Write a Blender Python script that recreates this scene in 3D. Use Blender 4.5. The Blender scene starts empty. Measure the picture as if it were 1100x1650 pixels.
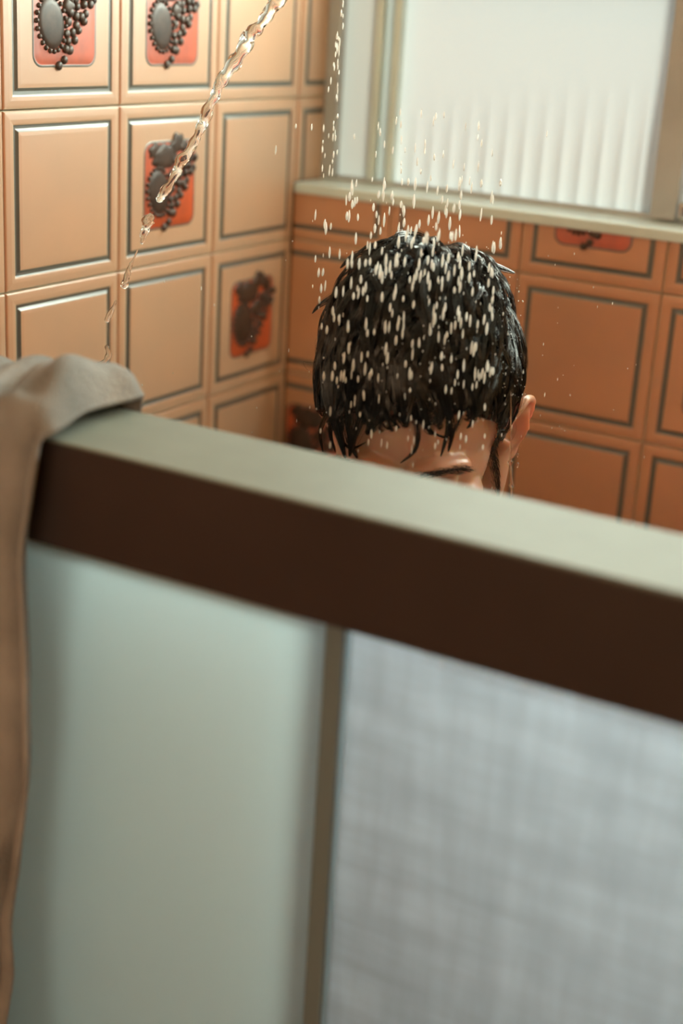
import bpy, bmesh, math, random
import numpy as np
from mathutils import Vector, Matrix

# ------------------------------------------------------------------ camera / world / light
scene = bpy.context.scene
C = scene.collection
Z0 = 1.55                     # height of the tile joint that serves as local zero
FPX, YAW, PITCH, ROLL = 2396.46, 0.510575, -0.331397, 0.060352
CAM = np.array([0.856854, -1.384323, 0.397613 + Z0])
_d = np.array([-math.sin(YAW)*math.cos(PITCH), math.cos(YAW)*math.cos(PITCH), math.sin(PITCH)])
_r = np.cross(_d, [0, 0, 1]); _r /= np.linalg.norm(_r); _u = np.cross(_r, _d)
RIGHT = math.cos(ROLL)*_r + math.sin(ROLL)*_u
UP = -math.sin(ROLL)*_r + math.cos(ROLL)*_u
BACK = -_d
def ray(x, y): return RIGHT*(x-550)/FPX - UP*(y-825)/FPX - BACK
def at_depth(x, y, d): return CAM + ray(x, y)*d
def at_plane(x, y, ax, v):
    d = ray(x, y); return CAM + d*((v-CAM[ax])/d[ax])

cam_data = bpy.data.cameras.new('camera')
cam = bpy.data.objects.new('camera', cam_data); C.objects.link(cam)
cam.matrix_world = Matrix(((RIGHT[0], UP[0], BACK[0], CAM[0]), (RIGHT[1], UP[1], BACK[1], CAM[1]),
                           (RIGHT[2], UP[2], BACK[2], CAM[2]), (0, 0, 0, 1)))
cam_data.sensor_fit = 'VERTICAL'; cam_data.sensor_height = 36.0
cam_data.lens = FPX/1650*36.0
cam_data.clip_start = 0.02
cam_data.dof.use_dof = True
cam_data.dof.focus_distance = 1.17
cam_data.dof.aperture_fstop = 2.8
scene.camera = cam

world = bpy.data.worlds.new('overcast_sky'); scene.world = world
world.use_nodes = True
world.node_tree.nodes['Background'].inputs[0].default_value = (0.93, 0.96, 1.0, 1)
world.node_tree.nodes['Background'].inputs[1].default_value = 0.45

sun_data = bpy.data.lights.new('sun', 'SUN'); sun_data.energy = 2.75; sun_data.angle = 0.3
sun_data.color = (1.0, 0.985, 0.90)
sun = bpy.data.objects.new('sun', sun_data); C.objects.link(sun)
sun.rotation_euler = Vector((-0.62, -0.72, -0.42)).to_track_quat('-Z', 'Y').to_euler()

vs = scene.view_settings
vs.view_transform = 'Standard'; vs.look = 'None'; vs.gamma = 1.0; vs.use_curve_mapping = False
vs.exposure = 0.0

random.seed(7); rng = np.random.default_rng(7)

# ------------------------------------------------------------------ helpers
def new_mat(name):
    m = bpy.data.materials.new(name); m.use_nodes = True
    nt = m.node_tree; return m, nt, nt.nodes['Principled BSDF']
def principled(name, col, rough=0.5, metal=0.0, spec=0.5, ior=1.5, coat=0.0, coat_rough=0.1, coat_ior=1.5, noise=0.0, nscale=20.0, bump=0.0, bscale=80.0):
    m, nt, b = new_mat(name)
    b.inputs['Base Color'].default_value = (*col, 1); b.inputs['Roughness'].default_value = rough
    b.inputs['Metallic'].default_value = metal; b.inputs['Specular IOR Level'].default_value = spec
    b.inputs['IOR'].default_value = ior; b.inputs['Coat Weight'].default_value = coat
    b.inputs['Coat Roughness'].default_value = coat_rough; b.inputs['Coat IOR'].default_value = coat_ior
    tc = nt.nodes.new('ShaderNodeTexCoord')
    if noise > 0:
        n = nt.nodes.new('ShaderNodeTexNoise'); n.inputs['Scale'].default_value = nscale; n.inputs['Detail'].default_value = 5
        nt.links.new(tc.outputs['Object'], n.inputs['Vector'])
        mp = nt.nodes.new('ShaderNodeMapRange'); mp.inputs[1].default_value = 0.3; mp.inputs[2].default_value = 0.7
        mp.inputs[3].default_value = 1-noise; mp.inputs[4].default_value = 1+noise
        nt.links.new(n.outputs['Fac'], mp.inputs[0])
        mx = nt.nodes.new('ShaderNodeMix'); mx.data_type = 'RGBA'; mx.blend_type = 'MULTIPLY'; mx.inputs[0].default_value = 1
        mx.inputs[6].default_value = (*col, 1)
        nt.links.new(mp.outputs[0], mx.inputs[7]); nt.links.new(mx.outputs[2], b.inputs['Base Color'])
    if bump > 0:
        n2 = nt.nodes.new('ShaderNodeTexNoise'); n2.inputs['Scale'].default_value = bscale; n2.inputs['Detail'].default_value = 3
        nt.links.new(tc.outputs['Object'], n2.inputs['Vector'])
        bp = nt.nodes.new('ShaderNodeBump'); bp.inputs['Strength'].default_value = bump; bp.inputs['Distance'].default_value = 0.002
        nt.links.new(n2.outputs['Fac'], bp.inputs['Height']); nt.links.new(bp.outputs[0], b.inputs['Normal'])
    return m
def translucent(name, col, diff=0.12, gloss=0.06, rough=0.3, weave=False):
    m = bpy.data.materials.new(name); m.use_nodes = True; nt = m.node_tree; nt.nodes.clear()
    out = nt.nodes.new('ShaderNodeOutputMaterial')
    t = nt.nodes.new('ShaderNodeBsdfTranslucent'); d = nt.nodes.new('ShaderNodeBsdfDiffuse'); g = nt.nodes.new('ShaderNodeBsdfGlossy')
    g.inputs['Roughness'].default_value = rough
    m1 = nt.nodes.new('ShaderNodeMixShader'); m1.inputs[0].default_value = diff
    m2 = nt.nodes.new('ShaderNodeMixShader'); m2.inputs[0].default_value = gloss
    for s in (t, d): s.inputs['Color'].default_value = (*col, 1)
    if weave:
        tc = nt.nodes.new('ShaderNodeTexCoord')
        mp = nt.nodes.new('ShaderNodeMapping'); mp.inputs['Scale'].default_value = (60, 60, 9)
        nt.links.new(tc.outputs['Object'], mp.inputs['Vector'])
        n = nt.nodes.new('ShaderNodeTexNoise'); n.inputs['Scale'].default_value = 1.0; n.inputs['Detail'].default_value = 4
        nt.links.new(mp.outputs[0], n.inputs['Vector'])
        mp2 = nt.nodes.new('ShaderNodeMapping'); mp2.inputs['Scale'].default_value = (9, 9, 60)
        nt.links.new(tc.outputs['Object'], mp2.inputs['Vector'])
        n2 = nt.nodes.new('ShaderNodeTexNoise'); n2.inputs['Scale'].default_value = 1.0; n2.inputs['Detail'].default_value = 4
        nt.links.new(mp2.outputs[0], n2.inputs['Vector'])
        add = nt.nodes.new('ShaderNodeMath'); add.operation = 'MULTIPLY'
        nt.links.new(n.outputs['Fac'], add.inputs[0]); nt.links.new(n2.outputs['Fac'], add.inputs[1])
        cr = nt.nodes.new('ShaderNodeMapRange'); cr.inputs[1].default_value = 0.12; cr.inputs[2].default_value = 0.42
        cr.inputs[3].default_value = 0.72; cr.inputs[4].default_value = 1.0
        nt.links.new(add.outputs[0], cr.inputs[0])
        mx = nt.nodes.new('ShaderNodeMix'); mx.data_type = 'RGBA'; mx.blend_type = 'MULTIPLY'; mx.inputs[0].default_value = 1
        mx.inputs[6].default_value = (*col, 1); nt.links.new(cr.outputs[0], mx.inputs[7])
        for s in (t, d): nt.links.new(mx.outputs[2], s.inputs['Color'])
    nt.links.new(t.outputs[0], m1.inputs[1]); nt.links.new(d.outputs[0], m1.inputs[2])
    nt.links.new(m1.outputs[0], m2.inputs[1]); nt.links.new(g.outputs[0], m2.inputs[2])
    nt.links.new(m2.outputs[0], out.inputs['Surface']); return m
def clear_face(name):
    m = bpy.data.materials.new(name); m.use_nodes = True; nt = m.node_tree; nt.nodes.clear()
    out = nt.nodes.new('ShaderNodeOutputMaterial'); t = nt.nodes.new('ShaderNodeBsdfTransparent'); g = nt.nodes.new('ShaderNodeBsdfGlossy')
    t.inputs[0].default_value = (0.97, 0.98, 0.98, 1); g.inputs['Roughness'].default_value = 0.05
    mx = nt.nodes.new('ShaderNodeMixShader'); mx.inputs[0].default_value = 0.05
    nt.links.new(t.outputs[0], mx.inputs[1]); nt.links.new(g.outputs[0], mx.inputs[2]); nt.links.new(mx.outputs[0], out.inputs['Surface'])
    return m

def link(name, me, mats, parent=None, smooth=False):
    o = bpy.data.objects.new(name, me); C.objects.link(o)
    if mats is not None and len(me.materials) == 0:
        for m in (mats if isinstance(mats, (list, tuple)) else [mats]): me.materials.append(m)
    if parent is not None: o.parent = parent
    if smooth:
        me.polygons.foreach_set('use_smooth', [True]*len(me.polygons))
    return o
def obj_bm(name, bm, mats, parent=None, smooth=False):
    me = bpy.data.meshes.new(name); bm.to_mesh(me); bm.free()
    return link(name, me, mats, parent, smooth)
def tag(o, label, cat, group=None):
    o['label'] = label; o['category'] = cat
    if group: o['group'] = group
    return o
def thing(name, label, cat, loc=(0, 0, 0), group=None):
    o = bpy.data.objects.new(name, None); C.objects.link(o); o.location = loc; o.empty_display_size = 0.05
    return tag(o, label, cat, group)
def struct(o): o['kind'] = 'structure'; return o
def box(bm, x0, x1, y0, y1, z0, z1, mat=0, bevel=0.0):
    vs_ = [bm.verts.new(p) for p in ((x0,y0,z0),(x1,y0,z0),(x1,y1,z0),(x0,y1,z0),(x0,y0,z1),(x1,y0,z1),(x1,y1,z1),(x0,y1,z1))]
    fs = [bm.faces.new([vs_[i] for i in q]) for q in ((3,2,1,0),(4,5,6,7),(0,1,5,4),(1,2,6,5),(2,3,7,6),(3,0,4,7))]
    for f in fs: f.material_index = mat
    if bevel > 0:
        es = list({e for f in fs for e in f.edges})
        bmesh.ops.bevel(bm, geom=es, offset=bevel, segments=2, profile=0.5, affect='EDGES')
    return fs
def np_mesh(name, V, F):
    """V (n,3); F (m,k) all same k"""
    me = bpy.data.meshes.new(name); V = np.asarray(V, np.float32); F = np.asarray(F, np.int32)
    me.vertices.add(len(V)); me.vertices.foreach_set('co', V.ravel())
    k = F.shape[1]; me.loops.add(F.size); me.loops.foreach_set('vertex_index', F.ravel())
    me.polygons.add(len(F)); me.polygons.foreach_set('loop_start', np.arange(0, F.size, k, dtype=np.int32))
    me.update(calc_edges=True); me.validate(); return me
def grid_faces(nu, nv, wrap_u=False):
    q = []
    for i in range(nu if wrap_u else nu-1):
        for j in range(nv-1):
            a = i*nv+j; b = ((i+1) % nu)*nv+j
            q.append((a, b, b+1, a+1))
    return q

# ------------------------------------------------------------------ materials
M_glaze = principled('orange_glaze', (0.53, 0.140, 0.003), rough=0.48, ior=1.7, spec=0.5, coat=1.0, coat_rough=0.42, coat_ior=2.1, noise=0.10, nscale=14, bump=0.05, bscale=30)
M_groove = principled('dark_groove_glaze', (0.018, 0.014, 0.010), rough=0.45, ior=1.7, spec=0.5, coat=1.0, coat_rough=0.42, coat_ior=2.1)
for _m, _w in ((M_glaze, 1.0), (M_groove, 0.25)):             # tinted sheen paints in the pale veil of window light
    _b = _m.node_tree.nodes['Principled BSDF']; _b.inputs['Sheen Weight'].default_value = _w
    _b.inputs['Sheen Roughness'].default_value = 0.65; _b.inputs['Sheen Tint'].default_value = (0.84, 1.0, 0.82, 1)
M_panelred = principled('red_decor_glaze', (0.55, 0.075, 0.012), rough=0.35, ior=1.9, spec=0.8, noise=0.3, nscale=40)
M_relief = principled('brown_relief_glaze', (0.055, 0.030, 0.020), rough=0.45, ior=1.6, spec=0.5, noise=0.4, nscale=120)
M_grout = principled('rust_grout', (0.33, 0.13, 0.055), rough=0.8, noise=0.2)
M_plaster = principled('cream_plaster', (0.62, 0.56, 0.46), rough=0.8, noise=0.05)
M_dimwall = principled('brown_wall_paint', (0.68, 0.42, 0.19), rough=0.6, noise=0.1)
M_floor = principled('brown_floor_tile', (0.45, 0.28, 0.15), rough=0.35, noise=0.15)
M_sill = principled('white_sill_paint', (0.66, 0.76, 0.74), rough=0.35, noise=0.05)
M_jamb = principled('taupe_frame_paint', (0.46, 0.48, 0.48), rough=0.4, noise=0.08)
M_frame = principled('pale_frame_paint', (0.62, 0.60, 0.50), rough=0.4, noise=0.05)
M_pane = translucent('fluted_frosted_glass', (0.80, 0.885, 0.83), diff=0.1, gloss=0.04)
M_pane2 = translucent('green_frosted_glass', (0.66, 0.72, 0.64), diff=0.15, gloss=0.05)
M_clear = clear_face('clear_glass_face')
M_door = translucent('frosted_acrylic', (0.66, 0.84, 0.90), diff=0.10, gloss=0.05, rough=0.35)
M_door2 = translucent('woven_frosted_acrylic', (0.56, 0.67, 0.82), diff=0.10, gloss=0.05, rough=0.35, weave=True)
M_fascia = principled('bronze_rail_face', (0.040, 0.030, 0.029), rough=0.42, spec=0.4, noise=0.15, nscale=8)
M_railtop = principled('pale_rail_top', (0.24, 0.27, 0.24), rough=0.5, spec=0.25, noise=0.05, nscale=30, bump=0.03)
M_stile = principled('grey_stile', (0.17, 0.23, 0.26), rough=0.4)
M_towel = principled('taupe_terry', (0.31, 0.305, 0.30), rough=0.95, spec=0.1, noise=0.25, nscale=18, bump=0.7, bscale=420)
M_metal = principled('satin_metal', (0.6, 0.6, 0.57), rough=0.25, metal=1.0)
M_hair = principled('wet_black_hair', (0.004, 0.004, 0.004), rough=0.21, spec=0.6, ior=1.6, coat=0.45, coat_rough=0.10)
M_fill, _nt, _b = new_mat('warm_fill_glow')  # glow of the added fill light
_b.inputs['Base Color'].default_value = (0.9, 0.85, 0.75, 1); _b.inputs['Emission Color'].default_value = (1.0, 0.72, 0.46, 1); _b.inputs['Emission Strength'].default_value = 7.5
M_upper_glow, _nt, _b = new_mat('added_glow_glass')  # strong glow for the upper pane, added to brighten walls and hair
_b.inputs['Base Color'].default_value = (0.8, 0.82, 0.8, 1); _b.inputs['Roughness'].default_value = 0.3; _b.inputs['Emission Color'].default_value = (0.89, 1.0, 0.86, 1); _b.inputs['Emission Strength'].default_value = 20.5
M_scalp = principled('dark_scalp', (0.014, 0.011, 0.009), rough=0.5)
M_short = principled('navy_swim_fabric', (0.03, 0.045, 0.10), rough=0.7, noise=0.1)
M_lip = principled('lip_skin', (0.42, 0.19, 0.15), rough=0.35)
M_skin, _nt, _b = new_mat('wet_skin')
_b.inputs['Base Color'].default_value = (0.60, 0.345, 0.245, 1); _b.inputs['Roughness'].default_value = 0.34
_b.inputs['Subsurface Weight'].default_value = 0.8; _b.inputs['Subsurface Radius'].default_value = (1.0, 0.28, 0.14); _b.inputs['Subsurface Scale'].default_value = 0.014
_b.inputs['Coat Weight'].default_value = 0.35; _b.inputs['Coat Roughness'].default_value = 0.15
_tc = _nt.nodes.new('ShaderNodeTexCoord'); _n = _nt.nodes.new('ShaderNodeTexNoise'); _n.inputs['Scale'].default_value = 260; _n.inputs['Detail'].default_value = 3
_bp = _nt.nodes.new('ShaderNodeBump'); _bp.inputs['Strength'].default_value = 0.12; _bp.inputs['Distance'].default_value = 0.001
_nt.links.new(_tc.outputs['Object'], _n.inputs['Vector']); _nt.links.new(_n.outputs['Fac'], _bp.inputs['Height']); _nt.links.new(_bp.outputs[0], _b.inputs['Normal'])
M_water, _nt, _b = new_mat('water')
_b.inputs['Base Color'].default_value = (1, 1, 1, 1); _b.inputs['Roughness'].default_value = 0.0; _b.inputs['IOR'].default_value = 1.333
_b.inputs['Transmission Weight'].default_value = 1.0
M_spray = translucent('lit_white_water', (0.99, 1.0, 0.98), diff=0.40, gloss=0.14, rough=0.08)  # white body paints in the light that clear drops catch

# ------------------------------------------------------------------ room shell
XR, YF, ZC = 1.30, -2.30, 2.46         # right wall, front wall, ceiling
SILL = 0.2105 + Z0                      # sill top
WX1, WZ1 = 1.18, SILL + 0.44            # window extent
TH = 0.15; TW = 0.15*0.990476           # tile pitch across / up
def wallbox(name, boxes, mat):
    bm = bmesh.new()
    for b in boxes: box(bm, *b)
    return struct(obj_bm(name, bm, mat))
wall_left = wallbox('wall_left', [(-0.12, -0.008, YF, 0.20, 0, ZC)], M_grout)
wall_back = wallbox('wall_back', [(-0.12, XR+0.1, 0.008, 0.20, 0, SILL-0.012), (-0.12, XR+0.1, 0.008, 0.20, WZ1, ZC), (WX1, XR+0.1, 0.008, 0.20, SILL-0.012, WZ1)], M_grout)
wall_right = wallbox('wall_right', [(XR, XR+0.1, YF, 0.20, 0, ZC)], M_dimwall)
wall_front = wallbox('wall_front', [(-0.12, XR+0.1, YF-0.1, YF, 0, ZC)], M_dimwall)
floor = wallbox('floor', [(-0.12, XR+0.1, YF-0.1, 0.20, -0.1, 0)], M_floor)
ceiling = wallbox('ceiling', [(-0.12, XR+0.1, YF-0.1, 0.20, ZC, ZC+0.1)], M_plaster)

# made-up warm fill light, unseen on the wall behind the camera
wl = thing('added_fill_lamp', 'added warm fill light box, out of view on the wall facing the shower', 'lamp', (0.65, YF, 2.12))
bm = bmesh.new(); box(bm, -0.50, 0.50, 0.03, 0.10, -0.15, 0.15, bevel=0.02); obj_bm('fill_diffuser', bm, M_fill, wl)
bm = bmesh.new(); box(bm, -0.53, 0.53, 0.001, 0.03, -0.18, 0.18, bevel=0.006); obj_bm('back_plate', bm, M_frame, wl)

# ------------------------------------------------------------------ tiles
TSX, TSY = TH/2-0.0006, TW/2-0.0006
PROFILE = [(0.0,-0.0070),(0.0,-0.0016),(0.0004,-0.0008),(0.0012,-0.0002),(0.0026,0.0),(0.0068,0.0003),(0.0100,0.0001),
           (0.0112,-0.0003),(0.0122,-0.0013),(0.0142,-0.0014),(0.0156,-0.0006),(0.0168,0.0003),(0.0200,0.0006),(0.030,0.0007)]
def tile_bm():
    bm = bmesh.new(); rings = []
    for d, z in PROFILE:
        rings.append([bm.verts.new((sx*(TSX-d), sy*(TSY-d), z)) for sx, sy in ((-1,-1),(1,-1),(1,1),(-1,1))])
    for k in range(len(rings)-1):
        for i in range(4):
            f = bm.faces.new((rings[k][i], rings[k][(i+1) % 4], rings[k+1][(i+1) % 4], rings[k+1][i]))
            f.material_index = 1 if 7 <= k <= 10 else 0
    bm.faces.new(rings[-1]); bm.faces.new(rings[0][::-1])
    return bm
_tcache = {}
def tile_mesh(x0=None, x1=None, y0=None, y1=None):
    key = tuple(None if v is None else round(v, 5) for v in (x0, x1, y0, y1))
    if key not in _tcache:
        bm = tile_bm()
        for v, ax, s in ((x0, 0, -1), (x1, 0, 1), (y0, 1, -1), (y1, 1, 1)):
            if v is not None:
                co = [0, 0, 0]; co[ax] = v; no = [0, 0, 0]; no[ax] = s
                bmesh.ops.bisect_plane(bm, geom=bm.verts[:]+bm.edges[:]+bm.faces[:], plane_co=co, plane_no=no, clear_outer=True)
        me = bpy.data.meshes.new('tile'); bm.to_mesh(me); bm.free(); me.materials.append(M_glaze); me.materials.append(M_groove)
        _tcache[key] = me
    return _tcache[key]
# decoration: rounded red panel, raised fruit relief
def rrect(w, h, r, n=5):
    pts = []
    for cx, cy, a0 in ((w-r, h-r, 0), (-w+r, h-r, 90), (-w+r, -h+r, 180), (w-r, -h+r, 270)):
        for i in range(n+1):
            a = math.radians(a0+90*i/n); pts.append((cx+r*math.cos(a), cy+r*math.sin(a)))
    return pts
def decor_meshes(x0=None, y1=None):
    bm = bmesh.new(); zs = 0.0007
    prof = [(0.0019, 0.0, 1), (0.0010, 0.0006, 1), (0.0, 0.0002, 1), (-0.001, 0.0004, 0), (-0.006, 0.0009, 0)]
    rings = []
    for d, z, m in prof:
        rings.append(([bm.verts.new((x, y, zs+z)) for x, y in rrect(0.0385+d, 0.0390+d, 0.009+d*0.8)], m))
    n = len(rings[0][0])
    for k in range(len(rings)-1):
        for i in range(n):
            f = bm.faces.new((rings[k][0][i], rings[k][0][(i+1) % n], rings[k+1][0][(i+1) % n], rings[k+1][0][i])); f.material_index = rings[k+1][1]
    bm.faces.new(rings[-1][0])
    def clip(b):
        if x0 is not None:
            bmesh.ops.bisect_plane(b, geom=b.verts[:]+b.edges[:]+b.faces[:], plane_co=(x0, 0, 0), plane_no=(-1, 0, 0), clear_outer=True)
        if y1 is not None:
            bmesh.ops.bisect_plane(b, geom=b.verts[:]+b.edges[:]+b.faces[:], plane_co=(0, y1, 0), plane_no=(0, 1, 0), clear_outer=True)
    clip(bm)
    m1 = bpy.data.meshes.new('decor_panel'); bm.to_mesh(m1); bm.free(); m1.materials.append(M_panelred); m1.materials.append(M_groove)
    m1.polygons.foreach_set('use_smooth', [True]*len(m1.polygons))
    rr = random.Random(3); bm = bmesh.new()
    def dome(cx, cy, rx, ry, hz, lobes=0, amp=0.0, na=14, rot=0.0, rim=False):
        rings = []
        for k, (s, z) in enumerate(((1.0, 0.0), (0.93, 0.55), (0.7, 0.85), (0.35, 1.0))):
            ring = []
            for i in range(na):
                a = 2*math.pi*i/na; q = s*(1+amp*math.cos(lobes*a+1.0))
                x, y = rx*q*math.cos(a), ry*q*math.sin(a)
                ring.append(bm.verts.new((cx+x*math.cos(rot)-y*math.sin(rot), cy+x*math.sin(rot)+y*math.cos(rot), 0.0010+hz*z)))
            rings.append(ring)
        for k in range(3):
            for i in range(na): bm.faces.new((rings[k][i], rings[k][(i+1) % na], rings[k+1][(i+1) % na], rings[k+1][i]))
        bm.faces.new(rings[-1])
    dome(-0.018, -0.006, 0.0165, 0.0215, 0.0022, na=20, rot=0.25)                 # pear
    for i in range(22):                                                             # rope edge of the pear
        a = 2*math.pi*i/22; x, y = 0.0175*math.cos(a), 0.0225*math.sin(a)
        dome(-0.018+x*math.cos(.25)-y*math.sin(.25), -0.006+x*math.sin(.25)+y*math.cos(.25), 0.0023, 0.0023, 0.0026, na=7)
    dome(-0.010, 0.0260, 0.020, 0.0120, 0.0026, lobes=7, amp=0.10, na=28, rot=0.1)   # leaves
    dome(0.008, 0.0370, 0.012, 0.0085, 0.0024, lobes=5, amp=0.20, na=20, rot=0.8)
    dome(0.024, 0.0320, 0.011, 0.0075, 0.0020, lobes=5, amp=0.18, na=20, rot=-0.5)
    dome(-0.026, 0.0330, 0.009, 0.006, 0.0020, lobes=5, amp=0.18, na=20, rot=0.5)
    dome(0.003, 0.008, 0.0070, 0.0070, 0.0032, na=14)
    for row in range(10):                                                           # grapes tapering to the lower left
        t = row/9; cx = 0.021-0.028*t**1.5; hw = 0.0165*(1-t)+0.004
        n = max(1, int(round(2*hw/0.0078)))
        for i in range(n):
            x = cx-hw+(i+0.5)*2*hw/n+rr.uniform(-.0016, .0016); y = 0.022-0.062*t+rr.uniform(-.0018, .0018)
            r_ = rr.uniform(0.0034, 0.0044); dome(x, y, r_, r_, rr.uniform(0.0026, 0.0038), na=8)
    clip(bm)
    m2 = bpy.data.meshes.new('fruit_relief'); bm.to_mesh(m2); bm.free(); m2.materials.append(M_relief)
    m2.polygons.foreach_set('use_smooth', [True]*len(m2.polygons))
    return m1, m2
DEC_FULL = decor_meshes()
DEC_CUT = decor_meshes(-TSX+0.15*0.2142)
ROT_L = Matrix(((0, 0, 1), (1, 0, 0), (0, 1, 0))).to_4x4()      # tile x -> +Y, tile y -> Z, face -> +X
ROT_B = Matrix(((1, 0, 0), (0, 0, -1), (0, 1, 0))).to_4x4()     # tile x -> +X, tile y -> Z, face -> -Y
def put_tile(parent, mesh, mat, decor=None):
    t = bpy.data.objects.new('tile', mesh); C.objects.link(t); t.parent = parent; t.matrix_local = mat
    if decor:
        for nm, me in zip(('decor_panel', 'fruit_relief'), decor):
            d = bpy.data.objects.new(nm, me); C.objects.link(d); d.parent = t
KMIN, KMAX = -11, 6
DL = {(3, 2), (2, 2), (2, 1), (1, 0), (5, 1), (4, -2), (2, -4), (5, -5), (1, 4)}
DB = {(1, -1), (3, 1), (4, 0), (6, -1), (2, -4), (5, -3), (7, -5), (3, -6)}
for k in range(KMIN, KMAX):
    zc = Z0+(k+0.5)*TW
    y0 = (-zc if zc-TSY < 0 else None); y1 = (ZC-zc if zc+TSY > ZC else None)
    for c in range(1, 8):
        put_tile(wall_left, tile_mesh(y0=y0, y1=y1), Matrix.Translation((-0.0005, -(c-0.5)*TH-0.0005, zc)) @ ROT_L, DEC_FULL if (c, k) in DL else None)
    if zc+TSY > SILL and zc-TSY < WZ1:          # strip of tile inside the window reveal
        yb = y0
        if zc-TSY < SILL: yb = SILL-zc
        put_tile(wall_left, tile_mesh(x1=0.060-0.5*TH, y0=yb, y1=min(WZ1-zc, TSY) if zc+TSY > WZ1 else None), Matrix.Translation((-0.0005, 0.5*TH, zc)) @ ROT_L)
    for c in range(1, 10):
        xc = 0.15*0.7858+(c-1.5)*TH
        x0 = -TSX+0.15*0.2142 if c == 1 else None
        x1 = XR-xc if xc+TSX > XR else None
        a0, a1 = y0, y1
        if zc+TSY > SILL-0.012 and zc-TSY < WZ1:
            if xc-TSX < WX1:
                if zc-TSY > SILL-0.012: continue
                a1 = SILL-0.012-zc
        put_tile(wall_back, tile_mesh(x0, x1, a0, a1), Matrix.Translation((xc, 0.0, zc)) @ ROT_B, (DEC_CUT if c == 1 else DEC_FULL if a1 is None else decor_meshes(None, a1)) if (c, k) in DB else None)

# ------------------------------------------------------------------ window
WY = 0.055; TB = 0.232          # height of the transom bar above the sill
win = bpy.data.objects.new('window_1', None); C.objects.link(win); win.location = (0, WY, SILL); struct(win)
def wpart(name, boxes, mat, bevel=0.0012):
    bm = bmesh.new()
    for b in boxes: box(bm, *b, bevel=bevel)
    return obj_bm(name, bm, mat, win)
H = WZ1-SILL
wpart('window_sill', [(0.002, WX1, -WY-0.006, 0.02, -0.0115, -0.0002)], M_sill, 0.002)
wpart('bottom_rail', [(0.0, WX1, 0.0, 0.03, -0.0115, 0.0045)], M_jamb, 0.001)
wpart('top_rail', [(0.0, WX1, -0.004, 0.03, H-0.02, H)], M_jamb)
wpart('jamb', [(0.0, 0.0165, -0.004, 0.03, 0, H)], M_jamb)
wpart('jamb', [(WX1-0.0165, WX1, -0.004, 0.03, 0, H)], M_jamb)
wpart('stile', [(0.058, 0.066, -0.002, 0.02, 0.004, TB-0.016)], M_sill)
wpart('glazing_bead', [(0.080, 0.088, -0.003, 0.02, 0.004, TB-0.016)], M_sill)
wpart('stile', [(0.382, 0.408, -0.012, 0.025, 0.002, TB-0.016)], M_jamb)
wpart('latch', [(0.412, 0.436, -0.022, 0.0, 0.004, 0.022)], M_metal, 0.004)
wpart('stile', [(0.436, 0.452, -0.004, 0.02, 0.004, TB-0.016)], M_frame)

wpart('transom_bar', [(0.0165, WX1-0.0165, -0.010, 0.025, TB-0.016, TB+0.004)], M_jamb)
bm = bmesh.new(); box(bm, 0.084, WX1-0.0165, 0.006, 0.012, TB+0.004, H-0.02); obj_bm('added_upper_pane', bm, M_upper_glow, win)  # added glowing pane, unseen above the view, lights the shower
wpart('stile', [(0.066, 0.084, -0.006, 0.025, TB+0.004, H-0.02)], M_jamb)
wpart('stile', [(0.800, 0.822, -0.006, 0.025, 0.002, TB-0.016)], M_jamb)
def pane(name, x0, x1, mat, ribs=0, amp=0.0, z01=None):
    nx = max(2, ribs*8+1); zs = np.linspace(0.004, TB-0.016, 26) if z01 is None else np.linspace(*z01, 4)
    V = []; F = []
    for i in range(nx):
        x = x0+(x1-x0)*i/(nx-1); ph = (i % 8)/8*2*math.pi if ribs else 0
        for j, z in enumerate(zs):
            a = amp*max(0.0, min(1.0, (0.092+0.045*(x-x0)/(x1-x0)-z)/0.075))  # ribs flatten upward in place of the glare that washes them out
            V.append((x, 0.008-a*abs(math.sin(ph/2))**0.7 if ribs else 0.008, z))
    F += [(q, 0) for q in grid_faces(nx, len(zs))]
    n0 = len(V); V += [(x0, 0.013, zs[0]), (x1, 0.013, zs[0]), (x1, 0.013, zs[-1]), (x0, 0.013, zs[-1])]; F.append(((n0, n0+1, n0+2, n0+3), 1))
    me = bpy.data.meshes.new(name); me.from_pydata(V, [], [f for f, _ in F]); me.materials.append(mat); me.materials.append(M_clear)
    for p, (_, mi) in zip(me.polygons, F): p.material_index = mi
    return link(name, me, None, win, smooth=True)
pane('pane', 0.0165, 0.058, M_pane2)
pane('pane', 0.066, 0.080, M_pane2)
pane('pane', 0.088, 0.382, M_pane, ribs=14, amp=0.0032)
pane('pane', 0.408, 0.436, M_pane)
pane('pane', 0.452, 0.800, M_pane)
pane('pane', 0.822, WX1-0.0165, M_pane)
pane('added_upper_pane', 0.0165, 0.066, M_pane2, z01=(TB+0.004, H-0.02))  # unseen frosted piece, added to cut the glow beside the left wall

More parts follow.
